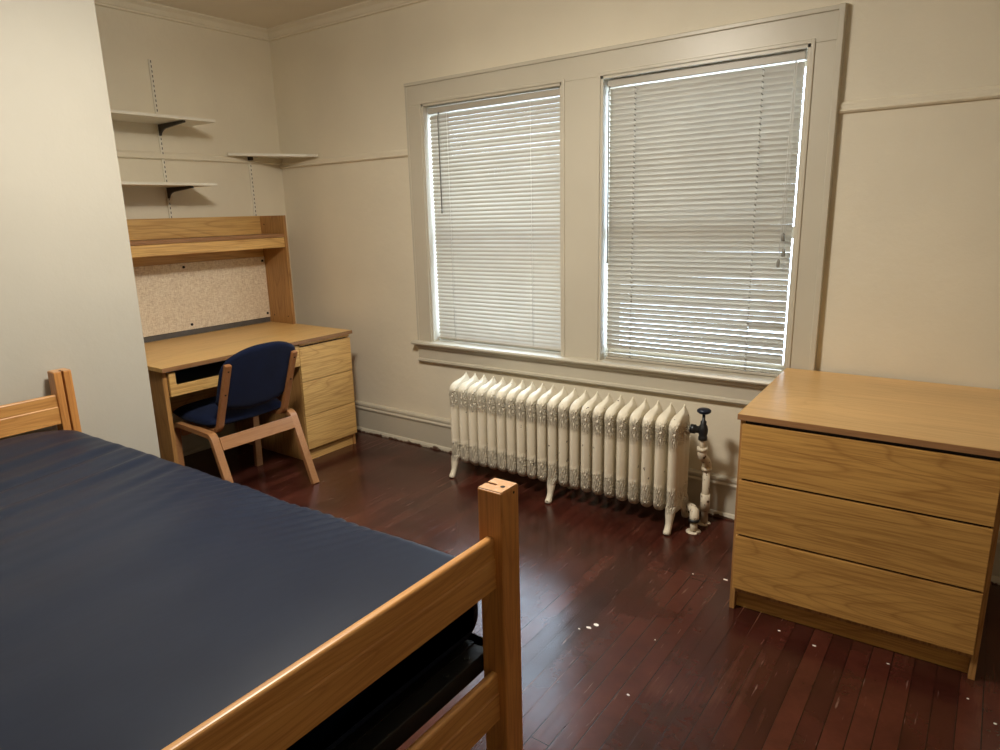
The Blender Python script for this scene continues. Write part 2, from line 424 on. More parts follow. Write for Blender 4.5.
w.box(-0.2, WX[0], 0, 0.22, 0, H).box(WX[1], WX[2], 0, 0.22, Z0, Z1).box(WX[3], XR + .2, 0, 0.22, 0, H)
w.box(WX[0], WX[3], 0, 0.22, 0, Z0).box(WX[0], WX[3], 0, 0.22, Z1, H)
struct(w.build('wall_front', M['wall']))

# moulding helper: profile (out from wall, height) swept along one wall
def mould_front(prof, x0, x1, name, mat, fn=None, hole=None):
    m = MB()
    m.prism([(-p, q) for p, q in prof], 'x', x0, x1)
    if fn: m.map(fn)
    return struct(m.build(name, mat))
def mould_alcove(prof, y0, y1, name, mat, x=0.0):
    m = MB().prism([(x + p, q) for p, q in prof], 'y', y0, y1)
    return struct(m.build(name, mat))
base = [(0, 0), (0.030, 0), (0.030, 0.012), (0.024, 0.024), (0.018, 0.028), (0.018, 0.155), (0.024, 0.160), (0.026, 0.170), (0.018, 0.178), (0.022, 0.190), (0.020, 0.200), (0.010, 0.206), (0, 0.208)]
mould_front(base, 0, XR, 'baseboard_front', M['baseboard'])
mould_alcove(base, YBUMP, 0.0, 'baseboard_alcove', M['trim'])
mould_alcove(base, YB, YBUMP - .02, 'baseboard_left', M['trim'], XB)
struct(MB().prism([(XR - p, q) for p, q in base], 'y', YB, 0).build('baseboard_right', M['trim']))
struct(MB().prism([(YB + p, q) for p, q in base], 'x', XB, XR).build('baseboard_back', M['trim']))
crown = [(0, H), (0.052, H), (0.052, H - 0.008), (0.030, H - 0.022), (0.018, H - 0.045), (0.012, H - 0.050), (0.012, H - 0.058), (0, H - 0.062)]
mould_front(crown, 0, XR, 'trim_1', M['wall'])
mould_alcove(crown, YBUMP, 0, 'trim_2', M['wall'])
rail = [(0, 0), (0.010, 0.0), (0.017, 0.007), (0.012, 0.014), (0.012, 0.030), (0.006, 0.040), (0, 0.042)]
RZ = 1.788
rt = lambda x, y, z: (x, y, z + 0.0075 * (x - 3.45))
mould_front([(p, q + RZ) for p, q in rail], 0, 1.205, 'trim_3', M['wall'], rt)
mould_front([(p, q + RZ) for p, q in rail], 3.452, XR, 'trim_4', M['wall'], rt)
mould_alcove([(p, q + RZ) for p, q in rail], YBUMP, 0, 'trim_5', M['wall'])

# ------------------------------------------------------------------ window casing, stool and apron
c = MB()
c.box(1.205, WX[0], -0.02, 0, Z0, Z1).box(WX[1], WX[2], -0.02, 0, Z0, Z1).box(WX[3], 3.438, -0.02, 0, Z0, Z1)
c.box(1.205, 3.438, -0.0205, 0, Z1, 2.150)
cas = struct(c.map(TILT).build('trim_6', M['trim'], bevel=0.002))
bb = MB()
bb.box(3.434, 3.456, -0.034, 0, Z0, 2.168).box(1.19, 3.456, -0.027, 0, 2.150, 2.168).box(1.190, 1.205, -0.022, 0, Z0, 2.15)
bb.map(TILT); struct(bb.build('back_band', M['trim'], cas, bevel=0.003))
bd = MB()
for a, d in ((WX[0], WX[1]), (WX[2], WX[3])):
    bd.box(a - 0.016, a, -0.026, 0, Z0, Z1 + 0.016).box(d, d + 0.016, -0.026, 0, Z0, Z1 + 0.016).box(a - 0.003, d + 0.003, -0.0255, 0, Z1, Z1 + 0.0155)
bd.map(TILT); struct(bd.build('inner_bead', M['trim'], cas, bevel=0.003))
st = MB().prism([(0.05, 0.674), (-0.052, 0.674), (-0.060, 0.679), (-0.062, 0.686), (-0.057, 0.694), (-0.05, 0.696), (0.05, 0.699)], 'x', 1.168, 3.49)
struct(st.map(TILT).build('trim_7', M['trim']))
ap = MB().prism([(0, 0.674), (-0.044, 0.674), (-0.040, 0.662), (-0.026, 0.650), (-0.020, 0.646), (-0.020, 0.588), (-0.026, 0.583), (-0.028, 0.572), (-0.022, 0.564), (0, 0.562)], 'x', 1.192, 3.456)
struct(ap.map(TILT).build('trim_8', M['trim']))

for i, (a, d) in enumerate(((WX[0], WX[1]), (WX[2], WX[3]))):
    j = MB()
    j.box(a, a + 0.012, -0.018, 0.2, Z0, Z1).box(d - 0.012, d, -0.018, 0.2, Z0, Z1).box(a, d, -0.018, 0.2, Z1 - 0.012, Z1).box(a, d, 0.05, 0.2, Z0, Z0 + 0.02)
    wn = struct(j.map(TILT).build('window_%d' % (i + 1), M['trim'], bevel=0.002))
    s = MB()
    for z0, z1, y0 in ((Z0 + 0.02, 1.345, 0.075), (1.30, Z1 - 0.012, 0.115)):
        s.box(a + .012, a + .03, y0, y0 + .035, z0, z1).box(d - .03, d - .012, y0, y0 + .035, z0, z1)
        s.box(a + .03, d - .03, y0, y0 + .035, z0, z0 + .05).box(a + .03, d - .03, y0, y0 + .035, z1 - .045, z1)
    sh = struct(s.map(TILT).build('sash', M['trim'], wn, bevel=0.002))
    g = MB().box(a + .026, d - .026, .090, .094, Z0 + .06, 1.31).box(a + .026, d - .026, .130, .134, 1.34, Z1 - .05)
    struct(g.map(TILT).build('pane', M['glass'], wn))

# ------------------------------------------------------------------ mini blinds
def blind(x0, x1, ztop, zbot, n, ang, jit, cut, sgn, label, wand, cords, cordends, stack=0, chord=None):
    t = thing('window_blind', label, 'window blind', ((x0 + x1) / 2, 0.03, ztop))
    R = rel(t)
    f = lambda x, y, z: R(*TILT(x, y, z))
    MB().box(x0 - 0.004, x1 + 0.004, 0.012, 0.048, ztop, ztop + 0.033).map(f).build('headrail', M['slat'], t, bevel=0.003)
    W = 0.0275; m = MB()
    zs = [ztop - 0.018 - (ztop - 0.018 - zbot - 0.02) * k / (n - 1) for k in range(n)]
    pitch = zs[0] - zs[1]
    for k, z in enumerate(zs):
        if z - zbot < stack: a = math.radians(8); z = zbot + 0.012 + (z - zbot) * 0.45
        else: a = math.radians(ang[0] + (ang[1] - ang[0]) * k / n + random.uniform(-jit, jit))
        xe = x1
        if k in cut: xe = cut[k]
        sag = random.uniform(-0.0012, 0.0012) * (0.3 if sgn < 0 else 1)
        vs = []
        # inner (room) edge up, outer edge down; slight crown
        for xi in (x0, xe):
            for q in range(5):
                u = (q / 4 - 0.5)
                cz = 0.0022 * (1 - (2 * u) ** 2)
                vs.append((xi, 0.03 + u * W * math.cos(a) - sgn * -cz * math.sin(a), z - sgn * u * W * math.sin(a) + cz * math.cos(a) + (sag if xi == xe else 0)))
        m.add(vs, [(q, q + 1, q + 6, q + 5) for q in range(4)], True)
        if k in cut:      # this slat is cracked: its right end sits a little higher
            dz = 0.006
            m.add([(x1 if q >= 5 else xe, p_[1], p_[2] + dz) for q, p_ in enumerate(vs)], [(q, q + 1, q + 6, q + 5) for q in range(4)], True)
    m.map(f).build('slats', M['slat'], t)
    MB().box(x0, x1, 0.018, 0.042, zbot, zbot + 0.013).map(f).build('bottom_rail', M['slat'], t, bevel=0.003)
    for cx in cords:
        mm = MB()
        mm.tube([(cx, 0.0155, ztop), (cx, 0.0155, zbot + .01)], 0.0011, 6)
        lc_ = mm.map(f).build('ladder_cord', M['cord'], t)
        if sgn > 0:
            mr = MB()
            for z in zs: mr.tube([(cx - .004, 0.0135, z + 0.004), (cx + .004, 0.0140, z - 0.001)], 0.0026, 6)
            mr.map(f).build('rungs', M['wand'], lc_)
    wx, wz = wand
    mw = MB().tube([(wx, 0.012, ztop + 0.004), (wx, 0.004, ztop - 0.025), (wx + .002, 0.002, ztop - 0.05), (wx + .004, 0.002, wz)], 0.0032, 8)
    mw.tube([(wx + .004, 0.002, wz + .02), (wx + .004, 0.002, wz - .004)], [0.0035, 0.005], 8)
    mw.map(f).build('tilt_wand', M['wand'], t)
    if chord:
        mc = MB()
        for dx, zz in chord:
            mc.tube([(x1 - .03 + dx * .3, 0.010, ztop), (x1 - .03 + dx * .6, 0.004, (ztop + zz) / 2 + .2), (x1 - .035 + dx, 0.003, zz)], 0.0012, 6)
        lc = mc.map(f).build('lift_cord', M['cord'], t)
        for dx, zz in chord:
            mt = MB()
            mt.lathe([(0.002, 0.012), (0.006, 0.006), (0.0085, -0.018), (0.007, -0.022)], (x1 - .035 + dx, 0.003, zz), 'z', 10)
            mt.map(f).build('cord_tassel', M['wand'], lc)
    return t
blind(1.330, 2.198, 1.995, 0.712, 57, (61.5, 47), 0.12, {}, -1, 'white mini blind of the left window, its bottom rail hanging clear of the sill', (1.408, 1.455), (1.462, 2.014), None)
blind(2.455, 3.313, 1.998, 0.700, 55, (66, 63.5), 1.6, {46: 3.155}, 1, 'beige mini blind of the right window, lowered onto the sill, with cord tassels', (2.462, 1.19), (2.592, 3.158), None, stack=0.05, chord=((0.006, 1.315), (0.012, 1.25), (-0.006, 1.205)))

# ------------------------------------------------------------------ wall shelves in the alcove
def bracket(y, zt, L, name, par, R, h=0.062):
    prof = [(0.012, zt - h), (0.020, zt - h)] + [(0.024 + 0.05 * (k / 6) ** 1.6, zt - h + 0.034 * (k / 6) ** 0.6) for k in range(1, 7)] + [(L, zt - 0.012), (L, zt - 0.001), (0.012, zt - 0.001)]
    return MB().prism(prof, 'y', y - 0.006, y + 0.006).map(R).build(name, M['black_plastic'], par, bevel=0.001)
for zt, L, yr, lab in ((1.998, 0.30, -0.652, 'white wall shelf board nearest the ceiling, held by a dark bracket'),
                       (1.647, 0.30, -0.688, 'lower white wall shelf board on a dark bracket, just above the desk hutch')):
    t = thing('wall_shelf', lab, 'shelf', (0.0, -1.1, zt)); R = rel(t)
    MB().box(0.014, L, YBUMP - 0.01 + .03, yr, zt - 0.016, zt).map(R).build('shelf_board', M['shelfpaint'], t, bevel=0.002)
    br = bracket(-0.832, zt - 0.016, 0.282, 'bracket', t, R)
    MB().lathe([(0.006, -0.002), (0.006, 0.006)], (0.277, -0.832, zt - 0.024), 'x', 10).map(R).build('bracket_tip', M['gunmetal'], br)
t = thing('corner_shelf', 'small white corner shelf board spanning the two alcove walls', 'shelf', (0.1, -0.1, 1.82)); R = rel(t)
MB().prism([(0.013, -0.012), (0.012, -0.415), (0.030, -0.415), (0.345, -0.062), (0.402, -0.026), (0.402, -0.012)], 'z', 1.822, 1.840).map(lambda x, y, z: R(x, y, z - 0.035 * (x - 0.2))).build('shelf_board', M['shelfpaint'], t, bevel=0.002)
MB().box(0.012, 0.05, -0.268, -0.252, 1.805, 1.829).map(R).build('bracket', M['black_plastic'], t, bevel=0.001)
for y, z0, z1, lab in ((-0.832, 1.20, 2.330, 'long slotted metal shelf standard running up behind the two stacked shelves'),
                       (-0.252, 1.20, 1.79, 'short slotted metal shelf standard under the corner shelf')):
    t = thing('shelf_standard', lab, 'shelf standard', (0.0, y, z0)); R = rel(t)
    MB().box(0.0, 0.011, y - 0.008, y + 0.008, z0, z1).map(R).build('channel', M['shelfpaint'], t, bevel=0.0015)
    m = MB(); z = z0 + 0.02
    while z < z1 - 0.01:
        m.box(0.0100, 0.0116, y + 0.001, y + 0.0055, z, z + 0.013); z += 0.026
    m.map(R).build('slots', M['dark_gap'], t)

# ------------------------------------------------------------------ desk
DX, DL, DR = 0.815, -1.4276, -0.2106
t = thing('desk', 'oak laminate student desk with three drawers standing in the alcove', 'desk', (0.4, -0.82, 0)); R = rel(t)
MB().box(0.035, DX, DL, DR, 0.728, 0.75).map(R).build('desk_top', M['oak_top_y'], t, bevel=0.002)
MB().box(DX, DX + .002, DL, DR, 0.729, 0.7495).map(R).build('edge_band', M['edge'], t)
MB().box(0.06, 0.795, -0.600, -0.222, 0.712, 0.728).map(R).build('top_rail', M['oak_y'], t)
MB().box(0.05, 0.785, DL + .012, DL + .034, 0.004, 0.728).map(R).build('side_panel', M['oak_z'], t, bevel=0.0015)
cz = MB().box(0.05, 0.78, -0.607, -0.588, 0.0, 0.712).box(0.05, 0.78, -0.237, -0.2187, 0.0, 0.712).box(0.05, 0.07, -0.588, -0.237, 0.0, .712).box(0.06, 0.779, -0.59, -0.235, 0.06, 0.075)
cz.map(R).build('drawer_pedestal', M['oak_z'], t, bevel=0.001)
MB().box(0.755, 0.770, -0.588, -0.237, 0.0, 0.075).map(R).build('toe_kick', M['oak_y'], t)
MB().box(0.60, 0.778, -0.588, -0.237, 0.078, 0.710).map(R).build('gap_shade_block', M['dark_gap'], t)  # near-black block that paints the shade in the drawer gaps
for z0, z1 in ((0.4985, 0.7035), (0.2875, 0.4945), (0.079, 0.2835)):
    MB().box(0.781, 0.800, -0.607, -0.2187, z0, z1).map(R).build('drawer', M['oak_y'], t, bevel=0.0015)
MB().box(0.05, 0.066, DL + .034, -0.607, 0.30, 0.728).map(R).build('modesty_panel', M['oak_y'], t)
# centre pencil drawer with a cut-out finger slot
pf = [(DL + .037, 0.597), (-0.610, 0.597), (-0.610, 0.717), (-0.668, 0.717), (-0.668, 0.662)] + [(-0.680 + .012 * math.cos(-PI / 2 * k / 4), 0.662 + .012 * math.sin(-PI / 2 * k / 4)) for k in range(1, 5)] + \
     [(-1.345, 0.650)] + [(-1.345 + .012 * math.cos(-PI / 2 - PI / 2 * k / 4), 0.662 + .012 * math.sin(-PI / 2 - PI / 2 * k / 4)) for k in range(1, 5)] + [(-1.357, 0.717), (DL + .037, 0.717)]
pd = MB().prism(pf, 'x', 0.782, 0.800).map(R).build('pencil_drawer', M['oak_y'], t, bevel=0.001)
MB().box(0.30, 0.780, -1.385, -0.63, 0.60, 0.608).box(0.30, 0.31, -1.385, -0.63, 0.6, 0.69).box(0.31, 0.780, -1.385, -1.377, 0.6, 0.69).box(0.31, 0.78, -0.638, -0.63, 0.6, 0.69).map(R).build('drawer_tray', M['drawer_inside'], pd)

t = thing('desk_hutch', 'oak laminate hutch with one shelf and a burlap tack board on the desk', 'hutch', (0.15, -0.82, 0.7505)); R = rel(t)
HD, HZ = 0.2806, 1.455
for y0, y1 in ((-1.4135, -1.394), (-0.240, -0.2205)):
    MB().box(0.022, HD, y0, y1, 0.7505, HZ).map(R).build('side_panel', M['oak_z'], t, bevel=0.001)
MB().box(0.022, 0.036, -1.394, -0.240, 1.190, HZ).map(R).build('back_panel', M['oak_y'], t)
MB().box(0.036, HD - 0.004, -1.394, -0.240, 1.318, 1.340).map(R).build('shelf', M['edge'], t, bevel=0.002)
MB().box(HD - 0.026, HD - 0.008, -1.394, -0.240, 1.255, 1.316).map(R).build('shelf_fascia', M['oak_y'], t, bevel=0.001)
tb = MB().box(0.030, 0.044, -1.392, -0.242, 0.785, 1.190).map(R).build('tack_board', M['burlap'], t, bevel=0.001)
for y, z in ((-1.06, 1.185 - .02), (-0.90, 0.81), (-0.262, 1.165), (-0.262, 0.81), (-0.66, 1.17)):
    pass
for y, z in ((-0.815, 1.166), (-0.262, 1.164), (-0.81, 0.815), (-0.262, 0.812)):
    MB().lathe([(0.0085, 0.0), (0.0085, 0.003), (0.004, 0.004)], (0.044, y, z), 'x', 10).map(R).build('screw', M['screw'], tb)
for x, z in ((0.075, 1.40), (0.09, 0.80), (0.235, 0.80)):
    MB().lathe([(0.0045, -0.0415 - .2), (0.0045, -0.2395)], (x, 0, z), 'y', 10).map(R).build('screw', M['screw'], t)
MB().box(0.024, 0.034, -1.394, -0.240, 0.7505, 0.785).map(R).build('gap_shade_strip', M['gap_shade_grey'], t)  # grey strip standing in for the dim open gap at the desk back

# ------------------------------------------------------------------ chair
t = thing('desk_chair', 'low beech chair with navy blue upholstery pushed in at the desk', 'chair', (0.82, -1.04, 0)); R = rel(t)
YL, YR = -1.285, -0.805
for y in (YL, YR):
    front = [(0.572, 0.0), (0.580, 0.20), (0.586, 0.345)]
    bend1 = arc((0.646, 0.342), 0.060, PI, PI / 2, 8)
    top = [(0.70, 0.4005), (0.88, 0.392)]
    c0 = (0.915, 0.352); bend2 = arc(c0, 0.038, PI / 2, PI / 2 - 1.18, 8)
    end = [(1.090, 0.0)]
    MB().ribbon(front + bend1 + top + bend2 + end, y - 0.02, y + 0.02, 0.025).map(R).build('side_frame', M['chair_x'], t, bevel=0.003)
    # back post: bent from under the seat up to the reclining back
    yp = y + (0.050 if y == YL else -0.040)
    p = [(0.72, 0.405), (0.86, 0.395)] + arc((0.880, 0.455), 0.060, -PI / 2, -0.33, 8) + [(1.068, 0.758)]
    bp = MB().ribbon(p, yp - 0.017, yp + 0.017, 0.024).map(R).build('back_post', M['chair_z'], t, bevel=0.004)
    for q in (0.60, 0.725):
        xx = 0.937 + (q - 0.435) * (1.068 - 0.937) / (0.758 - 0.435) + .0125
        MB().lathe([(0.005, -0.002), (0.005, 0.0012)], (xx, yp, q), 'x', 10).map(R).build('bolt', M['screw'], bp)
    for fx in (0.572, 1.086):
        pass
# rails between the frames
def slant(x, y, z): return (x, y, z)
MB().add([(0.948, YL + .02, 0.372), (0.965, YL + .02, 0.378), (0.988, YL + .02, 0.314), (0.971, YL + .02, 0.308),
          (0.948, YR - .02, 0.372), (0.965, YR - .02, 0.378), (0.988, YR - .02, 0.314), (0.971, YR - .02, 0.308)],
         [(0, 1, 2, 3), (4, 7, 6, 5), (0, 4, 5, 1), (1, 5, 6, 2), (2, 6, 7, 3), (3, 7, 4, 0)]).map(R).build('stretcher', M['chair_y'], t, bevel=0.003)
MB().box(0.60, 0.618, YL + .02, YR - .02, 0.325, 0.385).map(R).build('stretcher', M['chair_y'], t, bevel=0.003)
# seat cushion
def cushion(cx, cy, lx, ly, z0, z1, n=28, k=28, pw=4.0, dome=0.016):
    vs = []; fs = []
    def P(u, v, top):
        a, b2 = 2 * u - 1, 2 * v - 1
        # squircle footprint
        x = a * math.sqrt(1 - 0.22 * b2 * b2); y = b2 * math.sqrt(1 - 0.22 * a * a)
        e = max(0.0, 1 - abs(a) ** 8) * max(0.0, 1 - abs(b2) ** 8)
        e = e ** 0.5
        mid = z0 + (z1 - z0) * 0.45
        z = mid + (z1 - mid + dome * (1 - a * a) * (1 - b2 * b2)) * e if top else mid - (mid - z0) * e
        return (cx + x * lx / 2, cy + y * ly / 2, z)
    mb = MB()
    for top in (True, False):
        vs = [P(i / n, j / k, top) for i in range(n + 1) for j in range(k + 1)]
        fs = [(i * (k + 1) + j, i * (k + 1) + j + 1, (i + 1) * (k + 1) + j + 1, (i + 1) * (k + 1) + j) for i in range(n) for j in range(k)]
        mb.add(vs, fs, True)
    return mb
cushion(0.712, -1.035, 0.415, 0.50, 0.408, 0.466).map(lambda x, y, z: R(x, y, z + 0.03 * (0.8 - x))).build('seat', M['navy'], t)
# back pad: curved panel with an arched top
bpts = MB(); nu, nv = 30, 22; TH = 0.034
def padP(u, v, side):
    a = 2 * u - 1
    y = -1.030 + a * 0.228
    zt = 0.835 - 0.075 * abs(a) ** 2.6 - 0.03 * max(0, abs(a) - .9) / .1
    zb = 0.480 + 0.055 * abs(a) ** 2.2 + 0.02 * max(0, abs(a) - .9) / .1
    z = zb + (zt - zb) * v
    xc = 0.937 + (z - 0.435) * 0.4056 - 0.012 - TH / 2 - 0.030 * (1 - a * a) * 0.0
    bow = 0.020 * (1 - a * a)                      # centre bows back between the posts
    e = (max(0, 1 - abs(a) ** 10) * max(0, 1 - abs(2 * v - 1) ** 10)) ** 0.5
    return (xc + bow + side * TH / 2 * e, y, z)
for side in (-1, 1):
    vs = [padP(i / nu, j / nv, side) for i in range(nu + 1) for j in range(nv + 1)]
    fs = [(i * (nv + 1) + j, i * (nv + 1) + j + 1, (i + 1) * (nv + 1) + j + 1, (i + 1) * (nv + 1) + j) for i in range(nu) for j in range(nv)]
    bpts.add(vs, fs, True)
bpts.map(R).build('backrest', M['navy'], t)

# ------------------------------------------------------------------ dresser
t = thing('dresser', 'oak laminate three drawer dresser beside the right window', 'dresser', (3.3701, -0.751, 0), 0.0252)
W, D, HH = 0.7545, 0.672, 0.7562
MB().box(-0.006, W + 0.006, -0.018, 0.716, HH - 0.022, HH).map(lambda x, y, z: (x, y, z + 0.016 * max(0, y))).build('top', M['oak_top_x_lit'], t, bevel=0.002)
MB().box(-0.006, W + 0.006, -0.0195, -0.018, HH - 0.021, HH - 0.001).build('edge_band', M['edge_x'], t)
cc = MB().box(0, 0.018, 0.0, D, 0, HH - .022).box(W - 0.018, W, 0.0, D, 0, HH - .022).box(0.018, W - .018, D - .01, D, 0, HH - .022).box(.018, W - .018, .002, D - .01, .072, .088)
cc.build('carcass', M['oak_z'], t, bevel=0.001)
MB().box(0.018, W - .018, 0.03, 0.04, 0.0, 0.072).build('toe_kick', M['oak_x_shaded'], t)
MB().box(0.019, W - .019, -0.004, 0.30, 0.10, HH - .024).build('gap_shade_block', M['dark_gap'], t)  # near-black block behind the fronts, colours the drawer gaps as shade
for z0, z1 in ((0.5225, 0.7215), (0.3105, 0.5145), (0.0945, 0.3025)):
    MB().box(0.012, W - 0.014, -0.018, -0.0045, z0, z1).build('drawer', M['oak_x_shaded'], t, bevel=0.0015)

# ------------------------------------------------------------------ bed frame
BX1, BX2, HX1, HX2, BY1, BY2, BZ = 3.2017, 3.2636, 1.1129, 1.1705, -2.0204, -1.9577, 0.8976
NY1, NY2 = -3.02, -2.957
t = thing('bed_frame', 'honey oak single bed frame with slotted square corner posts', 'bed', ((HX1 + BX2) / 2, -2.5, 0)); R = rel(t)
def post(x0, x1, y0, y1, face):   # face: +1 when the slot looks towards +x
    ym = (y0 + y1) / 2; g = 0.0035; dp = (x1 - x0) * 0.45
    xs = x1 if face > 0 else x0; xi = xs - face * dp
    if face > 0: poly = [(x0, y0), (x1, y0), (x1, ym - g), (xi, ym - g), (xi, ym + g), (x1, ym + g), (x1, y1), (x0, y1)]
    else: poly = [(x0, y0), (x1, y0), (x1, y1), (x0, y1), (x0, ym + g), (xi, ym + g), (xi, ym - g), (x0, ym - g)]
    m = MB().prism(poly, 'z', 0.0, BZ - 0.0015).map(R)
    o = m.build('post', M['bed_z'], t, bevel=0.003)
    cap = MB().prism([(p[0] + (0.002 if p[0] == x0 else -0.002 if p[0] == x1 else 0), p[1] + (0.002 if p[1] == y0 else -0.002 if p[1] == y1 else 0)) for p in poly], 'z', BZ - 0.0018, BZ)
    cap.map(R).build('post_top', M['bed_end'], o)
    MB().lathe([(0.0052, -.0005), (0.0052, 0.0006)], ((x0 + x1) / 2 + 0.014, ym - 0.002, BZ), 'z', 12).map(R).build('peg_hole', M['dark_gap'], o)
    return o
post(BX1, BX2, BY1, BY2, -1)
MB().lathe([(0.003, -.001), (0.003, 0.0006)], (BX2, -1.976, 0.884), 'x', 10).map(R).build('screw_hole', M['dark_gap'], t)
post(HX1, HX2, BY1, BY2, 1)
post(BX1, BX2, NY1, NY2, -1); post(HX1, HX2, NY1, NY2, 1)
def bed_rail(xc, z0, z1, name, out):
    th = 0.0125
    # rounded top, and a shallow step along the face below it
    s = 0.05
    poly = [(xc - th, z0)] + [(xc + th, z0), (xc + th, z1 - s), (xc + th - .0025, z1 - s + .003)] + \
           [(xc + (th - .0025 - .007) + .007 * math.cos(a), z1 - .007 + .007 * math.sin(a)) for a in (0, PI / 8, PI / 4, 3 * PI / 8, PI / 2)] + \
           [(xc - (th - .0095) + .007 * math.cos(a), z1 - .007 + .007 * math.sin(a)) for a in (PI / 2, 5 * PI / 8, 3 * PI / 4, 7 * PI / 8, PI)] + [(xc - th + .0025, z1 - s + .003), (xc - th, z1 - s)]
    return MB().prism(poly, 'y', NY2 - .002, BY1 + .002).map(R).build(name, M['bed_y'], t, bevel=0.0)
bed_rail(3.232, 0.677, 0.793, 'rail', 1)
bed_rail(3.232, 0.350, 0.467, 'rail', 1)
bed_rail(1.149, 0.694, 0.809, 'rail', 1)
bed_rail(1.149, 0.350, 0.467, 'rail', 1)
# black steel spring deck
fr = MB()
for y0, y1 in ((-1.998, -1.968), (-3.01, -2.98)):
    fr.box(HX2 + .002, BX1 - .002, y0, y0 + .004 if y0 < -2.5 else y1, 0.462, 0.497)
fr.box(HX2 + .002, BX1 - .002, -2.0, -1.97, 0.493, 0.497)
fr.box(3.145, 3.199, -2.98, -1.970, 0.493, 0.497).box(3.195, 3.199, -2.98, -1.970, 0.452, 0.493)
fr.box(1.174, 1.22, -2.98, -1.970, 0.493, 0.497).box(1.174, 1.178, -2.98, -1.970, 0.437, 0.493)
dk = fr.map(R).build('deck_frame', M['black_steel'], t, bevel=0.001)
sl = MB()
for k in range(11):
    x = 1.30 + k * 0.18; sl.box(x, x + 0.06, -2.98, -1.998, 0.4965, 0.5000)
for k in range(6):
    y = -2.86 + k * .155; sl.box(1.22, 3.15, y, y + 0.03, 0.4945, 0.4965)
sl.map(R).build('deck_slats', M['black_steel'], t)
for y in (-2.05, -2.12): MB().lathe([(0.006, 0), (0.006, .004)], (3.180, y, .497), 'z', 10).map(R).build('deck_bolt', M['gunmetal'], dk)

# ------------------------------------------------------------------ mattress
def mattress():
    x0, x1, y0, y1, z0, z1, r = 1.182, 3.165, -2.955, -1.956, 0.5005, 0.668, 0.045
    nx = 260
    loop = []                                   # (y, z, ny, nz) around the section
    def seg(pa, pb, n):
        for i in range(n): loop.append((pa[0] + (pb[0] - pa[0]) * i / n, pa[1] + (pb[1] - pa[1]) * i / n))
    def corner(c, a0, n=8):
        for i in range(n): loop.append((c[0] + r * math.cos(a0 + PI / 2 * i / n), c[1] + r * math.sin(a0 + PI / 2 * i / n)))
    seg((y0 + r, z0), (y1 - r, z0), 30); corner((y1 - r, z0 + r), -PI / 2); seg((y1, z0 + r), (y1, z1 - r), 10)
    corner((y1 - r, z1 - r), 0); seg((y1 - r, z1), (y0 + r, z1), 110); corner((y0 + r, z1 - r), PI / 2); seg((y0, z1 - r), (y0, z0 + r), 10); corner((y0 + r, z0 + r), PI)
    cy, cz = (y0 + y1) / 2, (z0 + z1) / 2
    vs = []; n = len(loop)
    for i in range(nx + 1):
        x = x0 + (x1 - x0) * i / nx
        d = min(x - x0, x1 - x); ins = 0.0
        if d < r: ins = r - math.sqrt(max(0, r * r - (r - d) ** 2))
        for (y, z) in loop:
            yy = y + (ins if y < cy else -ins) * min(1, abs(y - cy) / 0.45); zz = z + (ins if z < cz else -ins)
            if z > z1 - r * 0.9:
                w = min(1, (z - (z1 - r * .9)) / (r * .9)) if z < z1 else 1
                # gentle sag + crown, head end lower
                zz += w * (0.012 * math.exp(-((x - 2.3) / 0.8) ** 2) + 0.026 * math.exp(-((x - 3.15) / 0.45) ** 2) + math.exp(-((x - 1.25) / 0.25) ** 2) * (0.034 - 0.062 * math.exp(-max(0, y1 - y) / 0.07)))
                e = y1 - y
                # soft wrinkles crossing the head half of the bed
                ph = x * 1.0 - 0.10 * math.sin(2.1 * y + 1.0) + 0.06 * (y + 2.5) ** 2
                A = 0.0078 * math.exp(-((x - 1.70) / 0.36) ** 2) * (1 - math.exp(-max(0, e) / 0.10)) * (0.4 + 0.6 * math.sin(3.0 * y + 0.8) ** 2)
                zz += w * A * (math.sin(2 * PI * ph / 0.125) + 0.6 * math.sin(2 * PI * ph / 0.075 + 1.3 + 2 * y))
                A2 = 0.0026 * math.exp(-((x - 2.4) / 0.5) ** 2)
                zz += w * A2 * math.sin(2 * PI * (ph + .05 * y) / 0.31)
                # short puckers along the far edge seam
                B = 0.0042 * math.exp(-max(0, e) / 0.085) * math.exp(-((x - 2.45) / 0.42) ** 4)
                zz += w * B * math.sin(2 * PI * (x + 0.55 * e) / 0.046 + 0.8 * math.sin(9 * x))
            elif z < z0 + 0.02: pass
            if y1 - y < 0.03 and z > z0 + .03:
                yy += 0.0025 * math.sin(2 * PI * x / 0.052 + math.sin(7 * x)) * math.exp(-((x - 2.45) / 0.5) ** 4)
            vs.append((x, yy, zz))
    fs = [(i * n + k, i * n + (k + 1) % n, (i + 1) * n + (k + 1) % n, (i + 1) * n + k) for i in range(nx) for k in range(n)]
    m = MB().add(vs, fs, True)
    m.add(vs[:n], [tuple(range(n))], True); m.add(vs[nx * n:], [tuple(range(n))], True)
    return m
mo = mattress().build('mattress', M['mattress'])
tag(mo, 'dark slate grey vinyl mattress lying bare on the wooden bed frame', 'mattress')
sm = MB()
sm.tube([(1.25 + 1.9 * k / 90, -1.9575 + 0.0025 * math.sin(2 * PI * (1.25 + 1.9 * k / 90) / 0.052 + math.sin(7 * (1.25 + 1.9 * k / 90))), 0.622) for k in range(91)], 0.0035, 6)
sm.build('seam_piping', M['mattress'], mo)

